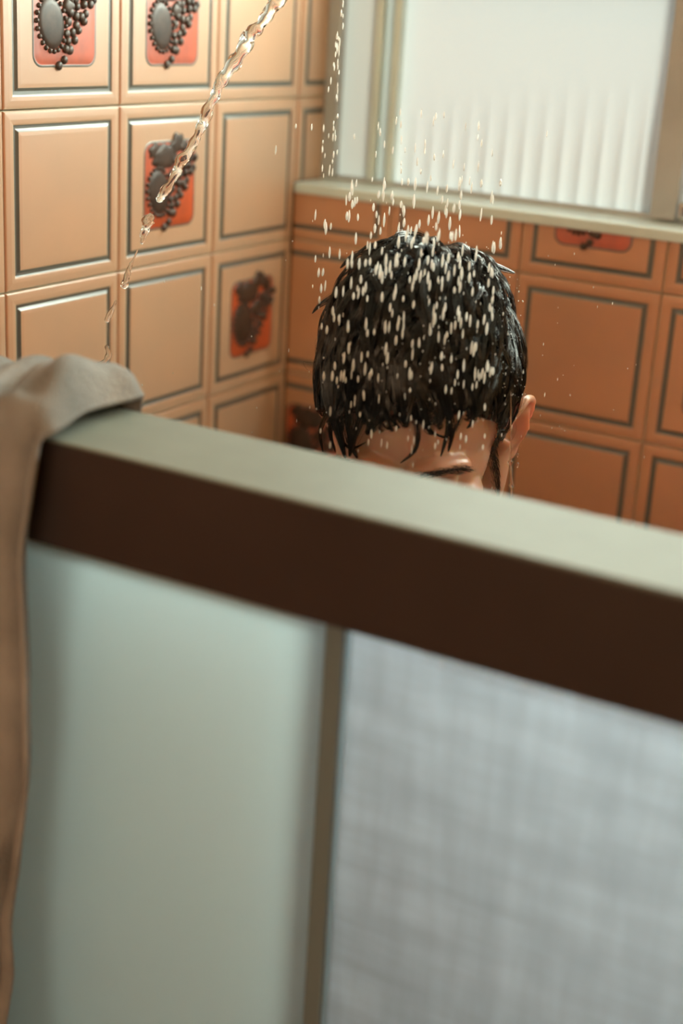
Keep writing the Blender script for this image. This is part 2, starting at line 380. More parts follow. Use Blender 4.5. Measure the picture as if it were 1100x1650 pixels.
# ------------------------------------------------------------------ shower rail and sliding doors
RY = -0.72
RZ = at_plane(550, 822, 1, RY)[2]; RH_ = RZ-at_plane(550, 1015, 1, RY)[2]; RD = at_plane(550, 737, 2, RZ)[1]-RY
rail = thing('shower_rail', 'bronze-faced shower top rail with pale top, running over the frosted doors', 'rail', (0, RY, RZ-RH_))
bm = bmesh.new(); box(bm, 0.002, XR-0.002, 0.0, 0.006, 0.0, RH_-0.002, bevel=0.0012); obj_bm('fascia', bm, M_fascia, rail)
bm = bmesh.new(); box(bm, 0.002, XR-0.002, 0.0, RD, RH_-0.002, RH_, bevel=0.0009); obj_bm('top_plate', bm, M_railtop, rail)
bm = bmesh.new(); box(bm, 0.002, XR-0.002, RD-0.006, RD, 0.0, RH_-0.002, bevel=0.0012); obj_bm('back_fascia', bm, M_fascia, rail)
def door(label, x0, x1, y, mat, stile_x):
    d = thing('sliding_door', label, 'shower door', (x0, y, 0.06))
    hgt = RZ-RH_+0.012-0.06
    me = bpy.data.meshes.new('panel')
    w = x1-x0
    me.from_pydata([(0,0,0),(w,0,0),(w,0,hgt),(0,0,hgt),(0,.005,0),(w,.005,0),(w,.005,hgt),(0,.005,hgt)], [],
                   [(0,1,2,3),(5,4,7,6),(1,5,6,2),(4,0,3,7)])
    me.materials.append(mat); me.materials.append(M_clear)
    for i, p in enumerate(me.polygons): p.material_index = 0 if i == 0 else 1
    link('panel', me, None, d)
    for sx in stile_x:
        bm = bmesh.new(); box(bm, sx-x0, sx-x0+0.013, -0.003, 0.008, 0, hgt, bevel=0.002); obj_bm('stile', bm, M_stile, d)
    bm = bmesh.new(); box(bm, 0, w, -0.004, 0.009, -0.012, 0.018, bevel=0.002); obj_bm('bottom_rail', bm, M_stile, d)
SX = at_plane(540, 1100, 1, RY+RD-0.042)[0]-0.009
door('frosted shower door panel beside the hanging towel', 0.004, SX+0.016, RY+RD-0.040, M_door, (SX,))
door('woven-textured frosted shower door panel with a bluish cast', SX-0.01, XR-0.004, RY+RD-0.022, M_door2, (XR-0.018,))
bm = bmesh.new(); box(bm, 0.0, XR, RY-0.03, RY+0.09, 0.0, 0.045, bevel=0.006)
struct(obj_bm('trim_1', bm, M_floor))

# ------------------------------------------------------------------ towel draped over the rail
def towel():
    zt = RZ+0.004; NF, NT, NB = 46, 26, 34
    nu = 90; V = []
    sm = lambda a, b, x: (lambda q: q*q*(3-2*q))(max(0.0, min(1.0, (x-a)/(b-a))))
    xe_px = ((705, 75), (890, 50), (1080, 62), (1250, 66), (1390, 48), (1480, 32), (1560, 36), (1650, 18), (2100, 10))
    edge = [(at_plane(px, py, 1, RY-0.012)[2], at_plane(px, py, 1, RY-0.012)[0]) for py, px in xe_px][::-1]
    ez, ex = np.array([e[0] for e in edge]), np.array([e[1] for e in edge])
    xback = at_plane(205, 660, 2, RZ)[0]
    for iu in range(nu):
        u = iu/(nu-1)
        bulge = 0.003+(0.021*sm(1.0, 0.93, u)+0.004*math.sin(u*23)*sm(1.0, 0.9, u))*(0.25+0.75*sm(0.45, 0.85, u))
        for j in range(NF+NT+NB):
            fold = math.sin(u*31+0.7)+0.7*math.sin(u*53+1.0)
            if j < NF:
                z = zt-0.62*(1-j/(NF-1)); xe = np.interp(z, ez, ex); t = 1-j/(NF-1)
                x = 0.10+(xe-0.10)*u; y = RY-0.007-0.010*(0.5+0.5*math.sin(u*31+0.7+2*t))-0.006*(0.5+0.5*math.sin(u*57+5*t))
            elif j < NF+NT:
                q = (j-NF+1)/(NT+1); a = math.pi*(1-q)
                xe = ex[-1]*(1-q)+xback*q+0.004*math.sin(q*9)
                x = 0.10+(xe-0.10)*u
                y = RY+RD/2+(RD/2+0.010)*math.cos(a)*(1+0.05*fold*math.sin(a))
                z = zt+(bulge*(1+0.16*math.sin(q*13+u*9)))*math.sin(a)**0.5+0.0035*math.sin(u*47+q*6)*math.sin(a)*(1-u**8)
            else:
                t = (j-NF-NT)/(NB-1); z = zt-0.66*t; x = 0.10+(xback-0.030*min(1, t*6)+0.008*math.sin(t*9)-0.10)*u; y = RY+RD+0.010+0.010*(0.5+0.5*math.sin(u*31+0.7))
            V.append((x, y, z))
    me = np_mesh('towel', V, grid_faces(nu, NF+NT+NB))
    o = link('towel', me, M_towel, smooth=True)
    so = o.modifiers.new('thick', 'SOLIDIFY'); so.thickness = 0.004; so.offset = 1
    ss = o.modifiers.new('sub', 'SUBSURF'); ss.levels = 1; ss.render_levels = 1
    tag(o, 'taupe terry towel draped over the end of the shower rail', 'towel')
towel()

# ------------------------------------------------------------------ person
HP = np.array([0.344853, -0.352508, 0.083243+Z0]); HYAW, HPIT, HROL = math.radians(18.755), math.radians(24.4), math.radians(-1.87)
def RX(a): c, s = math.cos(a), math.sin(a); return np.array([[1,0,0],[0,c,-s],[0,s,c]])
def RYm(a): c, s = math.cos(a), math.sin(a); return np.array([[c,0,s],[0,1,0],[-s,0,c]])
def RZm(a): c, s = math.cos(a), math.sin(a); return np.array([[c,-s,0],[s,c,0],[0,0,1]])
RH = RZm(HYAW) @ RYm(HROL) @ RX(HPIT)
HS = np.array([0.92, 0.98, 0.98])
def hw(p): return (np.asarray(p, float)*HS) @ RH.T + HP          # head local -> world
BYAW = math.radians(12)
def bw(p):                                                   # body local (origin under head, floor) -> world
    return np.asarray(p, float) @ RZm(BYAW).T + np.array([HP[0], HP[1], 0])
PV, PF = [], []
def add_loft(rings, n=20, tf=None, caps=True):
    """rings: list of (center(3), axis_u(3)*ru, axis_v(3)*rv)"""
    base = len(PV)
    for c, u, v in rings:
        c, u, v = map(np.asarray, (c, u, v))
        for i in range(n):
            a = 2*math.pi*i/n; p = c+u*math.cos(a)+v*math.sin(a); PV.append(tuple(tf(p)) if tf else tuple(p))
    m = len(rings)
    for k in range(m-1):
        for i in range(n):
            PF.append((base+k*n+i, base+k*n+(i+1) % n, base+(k+1)*n+(i+1) % n, base+(k+1)*n+i))
    PF.append(tuple(base+i for i in range(n))[::-1]); PF.append(tuple(base+(m-1)*n+i for i in range(n)))
def tube(pts, rad, n=14, tf=None, flat=1.0):
    """tapered limb with rounded ends; rad list"""
    pts = [np.asarray(p, float) for p in pts]; rings = []
    # densify with catmull-rom
    P, R_ = [], []
    for i in range(len(pts)-1):
        p0 = pts[max(i-1, 0)]; p1 = pts[i]; p2 = pts[i+1]; p3 = pts[min(i+2, len(pts)-1)]
        for s in range(6):
            t = s/6
            P.append(0.5*((2*p1)+(-p0+p2)*t+(2*p0-5*p1+4*p2-p3)*t*t+(-p0+3*p1-3*p2+p3)*t**3)); R_.append(rad[i]*(1-t)+rad[i+1]*t)
    P.append(pts[-1]); R_.append(rad[-1])
    d0 = P[0]-P[1]; d0 /= np.linalg.norm(d0); d1 = P[-1]-P[-2]; d1 /= np.linalg.norm(d1)
    P = [P[0]+d0*R_[0]*0.8, P[0]+d0*R_[0]*0.5]+P+[P[-1]+d1*R_[-1]*0.5, P[-1]+d1*R_[-1]*0.8]
    R_ = [R_[0]*0.4, R_[0]*0.84]+R_+[R_[-1]*0.84, R_[-1]*0.4]
    ref = np.array([0.31, 0.9, 0.13])
    for i in range(len(P)):
        t = P[min(i+1, len(P)-1)]-P[max(i-1, 0)]; t /= np.linalg.norm(t)
        u = np.cross(t, ref); u /= np.linalg.norm(u); v = np.cross(t, u)
        rings.append((P[i], u*R_[i], v*R_[i]*flat))
    add_loft(rings, n, tf)
def ell(c, r, tf=None, rot=None, nu=20, nv=14):
    rings = []
    c = np.asarray(c, float); rot = np.eye(3) if rot is None else rot
    for j in range(nv):
        th = math.pi*(0.03+0.94*j/(nv-1)); rr_, z = math.sin(th), -math.cos(th)
        rings.append((c+rot@np.array([0, 0, r[2]*z]), rot@np.array([r[0]*rr_, 0, 0]), rot@np.array([0, r[1]*rr_, 0])))
    add_loft(rings, nu, tf)
# head (local: -y is the face, +z the vertex)
ell((0, 0.010, 0.035), (0.0765, 0.0975, 0.0915), hw, nu=36, nv=26)
ell((0, -0.022, 0.000), (0.066, 0.070, 0.075), hw)
ell((0, -0.030, -0.050), (0.056, 0.060, 0.056), hw)
ell((0, -0.062, -0.088), (0.026, 0.026, 0.020), hw)
for s in (-1, 1):
    ell((s*0.042, -0.058, -0.022), (0.022, 0.024, 0.018), hw)                     # cheekbone
    tube([(s*0.010, -0.0905, 0.022), (s*0.030, -0.0885, 0.027), (s*0.050, -0.073, 0.020)], [0.008, 0.0085, 0.007], tf=hw)  # brow ridge
    ell((s*0.031, -0.0765, 0.006), (0.0145, 0.012, 0.011), hw)                    # eye under its lid
    ell((s*0.011, -0.097, -0.032), (0.0085, 0.0095, 0.008), hw)                   # nostril wing
    tube([(s*0.066, 0.020, -0.020), (s*0.060, -0.005, -0.065), (s*0.038, -0.045, -0.092), (s*0.012, -0.070, -0.100)], [0.014, 0.015, 0.014, 0.013], tf=hw)  # jaw
    # ear: backing leaf, helix rim, antihelix, tragus, lobe
    ew = lambda p, s=s: hw(np.array([s*(0.0650+1.25*p[0]+0.12*p[1]), 0.010+0.85*p[1]+0.10*p[0], -0.015+0.92*p[2]]))
    tube([(0.006, 0.006, -0.016), (0.011, 0.009, 0.0), (0.013, 0.013, 0.018)], [0.010, 0.013, 0.010], tf=ew, flat=0.32)
    tube([(0.004, -0.010, 0.004), (0.009, -0.014, 0.015), (0.016, -0.008, 0.029), (0.020, 0.007, 0.033), (0.021, 0.018, 0.023),
          (0.019, 0.020, 0.006), (0.014, 0.014, -0.012), (0.009, 0.004, -0.026), (0.006, -0.004, -0.029)],
         [0.0032, 0.0036, 0.0038, 0.0042, 0.0042, 0.0038, 0.0038, 0.0060, 0.0050], n=10, tf=ew)
    tube([(0.015, 0.006, 0.020), (0.0165, 0.009, 0.008), (0.014, 0.005, -0.008), (0.010, -0.002, -0.016)], [0.0026, 0.0032, 0.0034, 0.0034], n=10, tf=ew)
    tube([(0.004, -0.011, 0.0), (0.009, -0.009, -0.006), (0.006, -0.009, -0.013)], [0.004, 0.0042, 0.004], n=10, tf=ew)
tube([(0, -0.088, 0.018), (0, -0.100, -0.006), (0, -0.112, -0.028)], [0.0075, 0.009, 0.0105], tf=hw)      # nose
ell((0, -0.083, -0.060), (0.024, 0.012, 0.014), hw)                                                       # mouth mound
# neck joins head to trunk
nk = hw((0, 0.040, -0.050))
nb = bw((0, 0.095, 1.455)); md = (nk+nb)/2+np.array([0, 0.006, 0])
tube([hw((0, 0.030, -0.005)), nk, md, nb, bw((0, 0.10, 1.39))], [0.056, 0.058, 0.058, 0.066, 0.080], n=22)
# trunk
X, Y = np.array([1., 0, 0]), np.array([0, 1., 0])
trunk = [(0.86, .09, .110, .085), (0.91, .088, .158, .108), (0.97, .085, .165, .112), (1.04, .083, .152, .104), (1.11, .083, .142, .098),
         (1.18, .083, .150, .104), (1.25, .085, .163, .112), (1.32, .088, .172, .114), (1.38, .093, .172, .100), (1.425, .097, .140, .080), (1.455, .098, .085, .062)]
add_loft([((0, cy, z), X*rx, Y*ry) for z, cy, rx, ry in trunk], 36, bw)
for s in (-1, 1):
    ell((s*0.075, 0.000, 1.29), (0.075, 0.036, 0.055), bw)                                      # chest
    ell((s*0.168, 0.092, 1.385), (0.058, 0.058, 0.062), bw)                                     # shoulder
    tube([(0, 0.105, 1.455), (s*0.08, 0.105, 1.432), (s*0.15, 0.100, 1.405)], [0.045, 0.042, 0.042], tf=bw)
    tube([(s*0.178, 0.095, 1.385), (s*0.205, 0.110, 1.24), (s*0.218, 0.120, 1.09), (s*0.218, 0.080, 0.96), (s*0.212, 0.035, 0.850)],
         [0.050, 0.046, 0.038, 0.038, 0.026], n=18, tf=bw)
    # hand
    tube([(s*0.212, 0.035, 0.850), (s*0.208, 0.022, 0.815), (s*0.204, 0.014, 0.775)], [0.026, 0.036, 0.037], n=16, tf=bw, flat=1.0)
    for i, (dy, ln) in enumerate(((-0.028, 0.070), (-0.009, 0.078), (0.010, 0.073), (0.028, 0.058))):
        b0 = np.array([s*0.204, 0.012+dy, 0.765]); tube([b0, b0+(-s*0.004, -0.006, -ln*0.45), b0+(-s*0.018, -0.012, -ln*0.80), b0+(-s*0.030, -0.014, -ln)], [0.0098, 0.0092, 0.0085, 0.0075], n=10, tf=bw)
    b0 = np.array([s*0.204, -0.008, 0.820]); tube([b0, b0+(-s*0.012, -0.034, -0.022), b0+(-s*0.020, -0.048, -0.050), b0+(-s*0.022, -0.050, -0.068)], [0.014, 0.0115, 0.0105, 0.0085], n=10, tf=bw)
    # leg and foot
    tube([(s*0.085, 0.088, 0.90), (s*0.098, 0.080, 0.70), (s*0.100, 0.068, 0.49), (s*0.102, 0.088, 0.33), (s*0.104, 0.098, 0.10)],
         [0.092, 0.080, 0.056, 0.055, 0.036], n=20, tf=bw)
    tube([(s*0.104, 0.110, 0.045), (s*0.108, 0.040, 0.042), (s*0.114, -0.045, 0.030)], [0.036, 0.038, 0.028], n=16, tf=bw)
    ell((s*0.104, 0.125, 0.036), (0.032, 0.034, 0.036), bw)
    for i in range(5):
        tx = s*(0.114+(i-2)*0.0165*1.0); ln = (0.030, 0.029, 0.027, 0.024, 0.020)[i if s > 0 else i]
        tube([(tx, -0.055, 0.020), (tx, -0.070-ln*0.5, 0.017), (tx, -0.070-ln, 0.012)], [0.0105, 0.0095, 0.0085], n=10, tf=bw)
me = bpy.data.meshes.new('body_raw'); me.from_pydata(PV, [], PF)
tmp = bpy.data.objects.new('body_raw', me); C.objects.link(tmp)
rm = tmp.modifiers.new('r', 'REMESH'); rm.mode = 'VOXEL'; rm.voxel_size = 0.0024; rm.use_smooth_shade = True
sm = tmp.modifiers.new('s', 'SMOOTH'); sm.factor = 0.5; sm.iterations = 2
dg = bpy.context.evaluated_depsgraph_get()
body_me = bpy.data.meshes.new_from_object(tmp.evaluated_get(dg)); bpy.data.objects.remove(tmp)
body_me.name = 'person'
# put the origin at the feet
base_pt = bw((0, 0.08, 0)); body_me.transform(Matrix.Translation(-Vector(base_pt)))
person = link('person', body_me, M_skin, smooth=True); person.location = base_pt
tag(person, 'person with wet black hair, head bowed under the falling shower water', 'person')
def pchild(name, me, mat, smooth=True):
    me.transform(Matrix.Translation(-Vector(base_pt))); return link(name, me, mat, person, smooth)
# swim shorts
PV, PF = [], []
add_loft([((0, cy, z), X*rx, Y*ry) for z, cy, rx, ry in [(0.84, .09, .165, .112), (0.91, .088, .170, .118), (0.97, .085, .172, .119), (1.0, .084, .168, .116)]], 32, bw)
for s in (-1, 1): tube([(s*0.085, 0.088, 0.88), (s*0.100, 0.082, 0.74), (s*0.104, 0.078, 0.58)], [0.100, 0.094, 0.090], n=24, tf=bw)
me = bpy.data.meshes.new('shorts_raw'); me.from_pydata(PV, [], PF); tmp = bpy.data.objects.new('shorts_raw', me); C.objects.link(tmp)
rm = tmp.modifiers.new('r', 'REMESH'); rm.mode = 'VOXEL'; rm.voxel_size = 0.008; rm.use_smooth_shade = True
sm = tmp.modifiers.new('s', 'SMOOTH'); sm.factor = 0.5; sm.iterations = 4
dg = bpy.context.evaluated_depsgraph_get(); sme = bpy.data.meshes.new_from_object(tmp.evaluated_get(dg)); bpy.data.objects.remove(tmp)
pchild('shorts', sme, M_short)
# lips
PV, PF = [], []
tube([(-0.020, -0.089, -0.058), (0, -0.0975, -0.055), (0.020, -0.089, -0.058)], [0.0022, 0.0042, 0.0022], n=10, tf=hw)
tube([(-0.018, -0.088, -0.062), (0, -0.0965, -0.0645), (0.018, -0.088, -0.062)], [0.0022, 0.005, 0.0022], n=10, tf=hw)
me = bpy.data.meshes.new('lips'); me.from_pydata(PV, [], PF); pchild('lips', me, M_lip)

# ------------------------------------------------------------------ hair (strands in head-local space)
EC = np.array([0, 0.010, 0.035]); ES = np.array([0.0785, 0.0995, 0.0935])
G = RH.T @ np.array([0, 0, -1.0])
CROWN = np.array([0.10, 0.55, 0.82]); CROWN /= np.linalg.norm(CROWN)
AZ = np.radians([0, 25, 42, 58, 70, 84, 100, 125, 180]); HL = np.array([0.076, 0.078, 0.066, 0.040, 0.000, 0.010, 0.020, -0.025, -0.055])
def hairline(p):
    az = np.arctan2(np.abs(p[..., 0]), -(p[..., 1]-0.01)); return np.interp(az, AZ, HL)+0.004*np.sin(p[..., 0]*150+0.6)*np.clip(1-az, 0, 1)+0.003*np.sin(p[..., 0]*310)*np.clip(1-az, 0, 1)
def unit(v): return v/np.maximum(np.linalg.norm(v, axis=-1, keepdims=True), 1e-9)
def strands(K, NCH, SEG, radius, seed, region, length, lift, spread, swirl, clump=0.85, gravity=0.5, stick=1.0):
    r = np.random.default_rng(seed)
    D = unit(r.normal(size=(K*30, 3))); P0 = D*ES+EC
    ok = region(P0, r); P0 = P0[ok][:K]; D = D[ok][:K]; K = len(P0)
    L = length(P0, r); lf = lift(P0, r); sw = r.normal(0, swirl, K)
    pos = np.zeros((K, SEG+1, 3)); p = P0.copy(); pos[:, 0] = p; prev = None
    for s in range(SEG):
        n = unit((p-EC)/ES**2); cdir = CROWN*ES
        t = (np.sum(n*CROWN, 1, keepdims=True))*n-CROWN; t = unit(t)
        fwd = np.array([0, -1.0, 0])-n*(-n[:, 1:2]); top = np.clip((p[:, 2:3]-0.06)/0.05, 0, 1)
        t = unit(t+0.7*top*fwd)
        b = np.cross(n, t); a = sw*(1+0.6*math.sin(s*1.1))
        t = unit(t*np.cos(a)[:, None]+b*np.sin(a)[:, None])
        below = np.clip((hairline(p)-p[:, 2])/0.02, 0, 1)[:, None]
        t = unit(t+gravity*(0.25+below)*G)
        if prev is not None: t = unit(prev*0.45+t*0.55)
        prev = t; p = p+t*(L/SEG)[:, None]*(1-0.92*np.clip((hairline(p)+0.004-p[:, 2])/0.010, 0, 1)[:, None])
        q = (p-EC)/ES; rr_ = np.linalg.norm(q, axis=1, keepdims=True)
        w = (s+1)/SEG
        tgt = 1+(lf[:, None]*np.sin(math.pi*min(1, 0.15+0.85*w*0.9))+0.0012)/0.09
        mix = stick*(1-0.85*below)
        nr = np.where(rr_ < tgt, tgt, rr_*(1-mix)+tgt*mix)
        p = EC+q/rr_*nr*ES
        # keep clear of the forehead
        pos[:, s+1] = p
    n0 = unit((P0-EC)/ES**2); t0 = unit(np.cross(n0, [0.3, 0.2, 0.9])); b0 = np.cross(n0, t0)
    ang = r.uniform(0, 2*math.pi, (K, NCH)); rad = np.sqrt(r.uniform(0, 1, (K, NCH)))*spread
    off = (t0[:, None]*np.cos(ang)[..., None]+b0[:, None]*np.sin(ang)[..., None])*rad[..., None]
    s = np.linspace(0, 1, SEG+1); cl = 1-clump*s**0.8
    wob = r.normal(0, 0.0007, (K, NCH, 1, 3))*np.sin(s*6+r.uniform(0, 6, (K, NCH, 1)))[..., None]
    S = pos[:, None]+off[:, :, None]*cl[None, None, :, None]+wob
    ends = r.uniform(0.75, 1.0, (K, NCH, 1, 1))
    S = S[:, :, :1]+(S-S[:, :, :1])*1.0
    return S.reshape(-1, SEG+1, 3), radius
def strand_mesh(name, sets):
    Vs, Fs, base = [], [], 0
    for S, radius in sets:
        N, n, _ = S.shape
        T = np.gradient(S, axis=1); T = unit(T); ref = unit(S-EC)
        u = unit(np.cross(T, ref)); v = np.cross(T, u)
        rad = radius*np.array([1, 1]+[1]*(n-4)+[0.8, 0.25])[None, :, None] if n > 4 else radius
        rings = [S+(u*math.cos(a)+v*math.sin(a))*rad for a in (0.5, 2.594, 4.689)]
        V = np.stack(rings, 2).reshape(-1, 3)                 # N,n,3sides
        idx = np.arange(N*n*3).reshape(N, n, 3)
        for k in range(3):
            a, b = idx[:, :-1, k], idx[:, :-1, (k+1) % 3]; c, d = idx[:, 1:, (k+1) % 3], idx[:, 1:, k]
            Fs.append(np.stack([a, b, c, d], -1).reshape(-1, 4)+base)
        Vs.append(V); base += len(V)
    return np_mesh(name, hw(np.concatenate(Vs)), np.concatenate(Fs))
inside = lambda p, m=0.0: p[:, 2] > hairline(p)+m
topz = lambda p: np.clip((p[:, 2]-0.050)/0.035, 0, 1)
sets = []
sets.append(strands(520, 20, 13, 0.00020, 11, lambda p, r: inside(p, 0.004) & (p[:, 2] > 0.062), lambda p, r: r.uniform(0.045, 0.075, len(p)),
                    lambda p, r: r.uniform(0.003, 0.012, len(p))+0.014*np.clip((p[:, 2]-0.09)/0.03, 0, 1)*np.clip((p[:, 1]+0.03)/0.06, 0, 1), 0.0050, 0.40))
sets.append(strands(170, 16, 14, 0.00019, 12, lambda p, r: inside(p, 0.0) & (p[:, 2] > 0.075) & (p[:, 1] < 0.045), lambda p, r: r.uniform(0.065, 0.100, len(p)),
                    lambda p, r: r.uniform(0.006, 0.017, len(p)), 0.0040, 0.60, clump=0.94, gravity=0.7))
sets.append(strands(1500, 5, 6, 0.00017, 13, lambda p, r: inside(p) & (p[:, 2] < 0.075), lambda p, r: 0.010+0.014*topz(p)+r.uniform(0, 0.006, len(p)),
                    lambda p, r: r.uniform(0.002, 0.005, len(p)), 0.004, 0.5, clump=0.5, gravity=0.35))
sets.append(strands(60, 1, 8, 0.00010, 14, lambda p, r: inside(p, 0.01), lambda p, r: r.uniform(0.02, 0.045, len(p)),
                    lambda p, r: r.uniform(0.012, 0.024, len(p)), 0.0, 0.9, stick=0.6))
# locks hanging over the forehead, traced to where the photograph shows them
def lock(pix, depth, nst, width, seed):
    r = np.random.default_rng(seed)
    P = np.array([at_depth(x, y, d) for (x, y), d in zip(pix, depth)]); P = ((P-HP) @ RH)/HS
    n = 14; t = np.linspace(0, len(P)-1, n); i = np.minimum(t.astype(int), len(P)-2); fr = (t-i)[:, None]
    p0, p1, p2, p3 = P[np.maximum(i-1, 0)], P[i], P[i+1], P[np.minimum(i+2, len(P)-1)]
    Q = 0.5*((2*p1)+(-p0+p2)*fr+(2*p0-5*p1+4*p2-p3)*fr**2+(-p0+3*p1-3*p2+p3)*fr**3)
    s = np.linspace(0, 1, n); off = r.normal(0, width, (nst, 1, 3))*(1-0.92*s**1.2)[None, :, None]
    return Q[None]+off, 0.00018
def surf_depth(x, y, off):
    """depth where the pixel's ray meets the head ellipsoid grown by off"""
    o = ((CAM-HP) @ RH)/HS-EC; d = (ray(x, y) @ RH)/HS; S_ = ES+off
    a = np.sum((d/S_)**2); b = 2*np.sum(o*d/S_**2); c = np.sum((o/S_)**2)-1; q = b*b-4*a*c
    return (-b-math.sqrt(max(q, 0)))/(2*a)
for i, (pix, nst, wd) in enumerate((
        ([(640, 600), (660, 650), (672, 690), (668, 725), (645, 746)], 46, 0.0022),
        ([(700, 590), (722, 640), (722, 690), (710, 735)], 60, 0.0030),
        ([(745, 600), (765, 640), (762, 675), (752, 690)], 40, 0.0025),
        ([(560, 600), (548, 650), (532, 690), (540, 728)], 50, 0.0024),
        ([(545, 610), (530, 660), (516, 695), (520, 728)], 40, 0.0020),
        ([(600, 610), (585, 660), (570, 705), (563, 735)], 70, 0.0040),
        ([(575, 620), (555, 670), (548, 700), (565, 722), (590, 712)], 30, 0.0016),
        ([(655, 600), (680, 645), (690, 690), (700, 700)], 70, 0.0035),
        ([(615, 600), (612, 650), (600, 685), (590, 700)], 90, 0.0045),
        ([(730, 600), (742, 650), (735, 690), (715, 705), (695, 695)], 30, 0.0016),
        ([(640, 590), (645, 640), (650, 675), (655, 688)], 90, 0.0045),
        ([(535, 590), (535, 640), (545, 690), (556, 738)], 90, 0.0042),
        ([(570, 600), (562, 650), (562, 700), (575, 738)], 90, 0.0040),
        ([(705, 600), (715, 650), (728, 690), (722, 728)], 60, 0.0030),
        ([(775, 590), (785, 625), (778, 655), (768, 668)], 60, 0.0030),
        ([(560, 470), (535, 480), (515, 492), (503, 505)], 30, 0.0020),
        ([(760, 428), (790, 428), (812, 434), (829, 440)], 40, 0.0024),
        ([(735, 400), (765, 420), (788, 450), (795, 480)], 40, 0.0026),
        ([(780, 440), (800, 480), (822, 515), (826, 545)], 26, 0.0016),
        ([(700, 395), (670, 378), (640, 384), (615, 405)], 40, 0.0022),
        ([(650, 400), (610, 404), (570, 412), (548, 432)], 40, 0.0024),
        ([(690, 440), (700, 500), (695, 560), (680, 610)], 60, 0.0035),
        ([(620, 430), (600, 480), (590, 540), (585, 600)], 60, 0.0035))):
    sets.append(lock(pix, [surf_depth(x, y, 0.010+0.002*(i % 3))-0.002 for x, y in pix], nst, wd, 40+i))
hair = pchild('hair', strand_mesh('hair', sets), M_hair)
hair['label'] = 'wet black hair, short at the sides'
# dark undercoat hugging the scalp
nu, nv = 96, 60; V, keep = [], []
for i in range(nu):
    a = 2*math.pi*i/nu
    for j in range(nv):
        th = math.pi*0.72*j/(nv-1); V.append(np.array([math.sin(th)*math.cos(a), math.sin(th)*math.sin(a), math.cos(th)])*(ES+0.0012)+EC)
V = np.array(V); ins = V[:, 2] > hairline(V)+0.001
F = [q for q in grid_faces(nu, nv, True) if all(ins[k] for k in q)]
pchild('scalp_hair', np_mesh('scalp_hair', hw(V), F), M_scalp)
# eyebrows, sideburn stubble and lashes
def brow_sets():
    out = []; r = np.random.default_rng(5)
    for s in (-1, 1):
        A = []
        for k in range(260):
            t = r.uniform(0, 1); x = 0.012+0.042*t; y = -0.0990+0.0075*t**2+0.010*max(0, t-0.5); z = 0.024+0.0075*math.sin(t*2.4)+r.normal(0, 0.0018)
            ln = r.uniform(0.006, 0.010); d = np.array([s*(0.75+0.25*t), 0.20*t, 0.45-0.8*t]); d /= np.linalg.norm(d)
            p = np.array([s*x, y, z]); A.append([p+d*ln*q+np.array([0, -0.0006*math.sin(q*3), 0]) for q in np.linspace(0, 1, 6)])
        out.append((np.array(A), 0.00014))
    return out
for st in brow_sets(): pchild('eyebrow', strand_mesh('eyebrow', [st]), M_hair)
r = np.random.default_rng(8)
for s in (-1, 1):                                            # sideburn running down before the ear
    A = []
    for k in range(1500):
        z = r.uniform(-0.085, 0.030); y = -0.014+0.010*r.normal()*0.6-0.10*max(0, -z-0.045); q = (np.array([0, y, z])-EC)/ES
        x = ES[0]*math.sqrt(max(0.02, 1-q[1]**2-q[2]**2)) if z > -0.01 else np.interp(z, [-0.09, -0.05, -0.01], [0.066, 0.0725, ES[0]*math.sqrt(max(0.02, 1-q[1]**2-(-.045/ES[2])**2))])
        p = np.array([s*(x-0.001), y, z]); d = np.array([s*0.30, -0.25+0.3*r.normal(), -0.9]); d /= np.linalg.norm(d); ln = r.uniform(0.004, 0.008)
        A.append([p+d*ln*w for w in np.linspace(0, 1, 5)])
    pchild('sideburn', strand_mesh('sideburn', [(np.array(A), 0.00013)]), M_hair)

# ------------------------------------------------------------------ water
def drop_mesh(name, n=8, m=7):
    V, F = [], []
    for j in range(m):
        t = j/(m-1); z = t-0.5; rr_ = math.sin(math.pi*(0.06+0.88*t))**0.75*(1.08-0.28*t)
        for i in range(n): V.append((0.5*rr_*math.cos(2*math.pi*i/n), 0.5*rr_*math.sin(2*math.pi*i/n), z))
    for j in range(m-1):
        for i in range(n): F.append((j*n+i, j*n+(i+1) % n, (j+1)*n+(i+1) % n, (j+1)*n+i))
    F.append(tuple(range(n))[::-1]); F.append(tuple((m-1)*n+i for i in range(n)))
    me = bpy.data.meshes.new(name); me.from_pydata(V, [], F); me.materials.append(M_spray)
    me.polygons.foreach_set('use_smooth', [True]*len(me.polygons)); return me
DROP = drop_mesh('water_drop')
PXM = 1/FPX
def front_depth(x, y):
    """depth just in front of the head where the head is in the way"""
    o = ((CAM-HP) @ RH)/HS-EC; d = (ray(x, y) @ RH)/HS; S_ = ES+0.026
    a = np.sum((d/S_)**2); b = 2*np.sum(o*d/S_**2); c = np.sum((o/S_)**2)-1; q = b*b-4*a*c
    return None if q < 0 else (-b-math.sqrt(q))/(2*a)
drops = []      # (x, y, depth, length px, width px, kind)
R_ = random.Random(21)
def spot(x, y, kind, big=1.0):
    fd = front_depth(x, y)
    hi = 1.24 if fd is None else fd-0.004
    d = R_.uniform(max(1.06, hi-0.10), hi)
    drops.append((x, y, d, R_.uniform(11, 23)*big, R_.uniform(3.2, 5.4)*big, kind))
for i in range(120):                                      # between the window and the crown
    spot(min(806, max(508, R_.gauss(665, 78))), R_.uniform(292, 430), 'crown')
for i in range(150):                                      # in front of the hair
    y = 420+190*R_.random()**1.15; spot(R_.uniform(512, 800), y, 'hair', 0.95)
for i in range(46):
    spot(R_.uniform(516, 790), R_.uniform(600, 725), 'hair', 0.72)
for i in range(44):                                       # in front of the window
    spot(R_.gauss(690, 75), R_.uniform(180, 295), 'pane', 0.7)
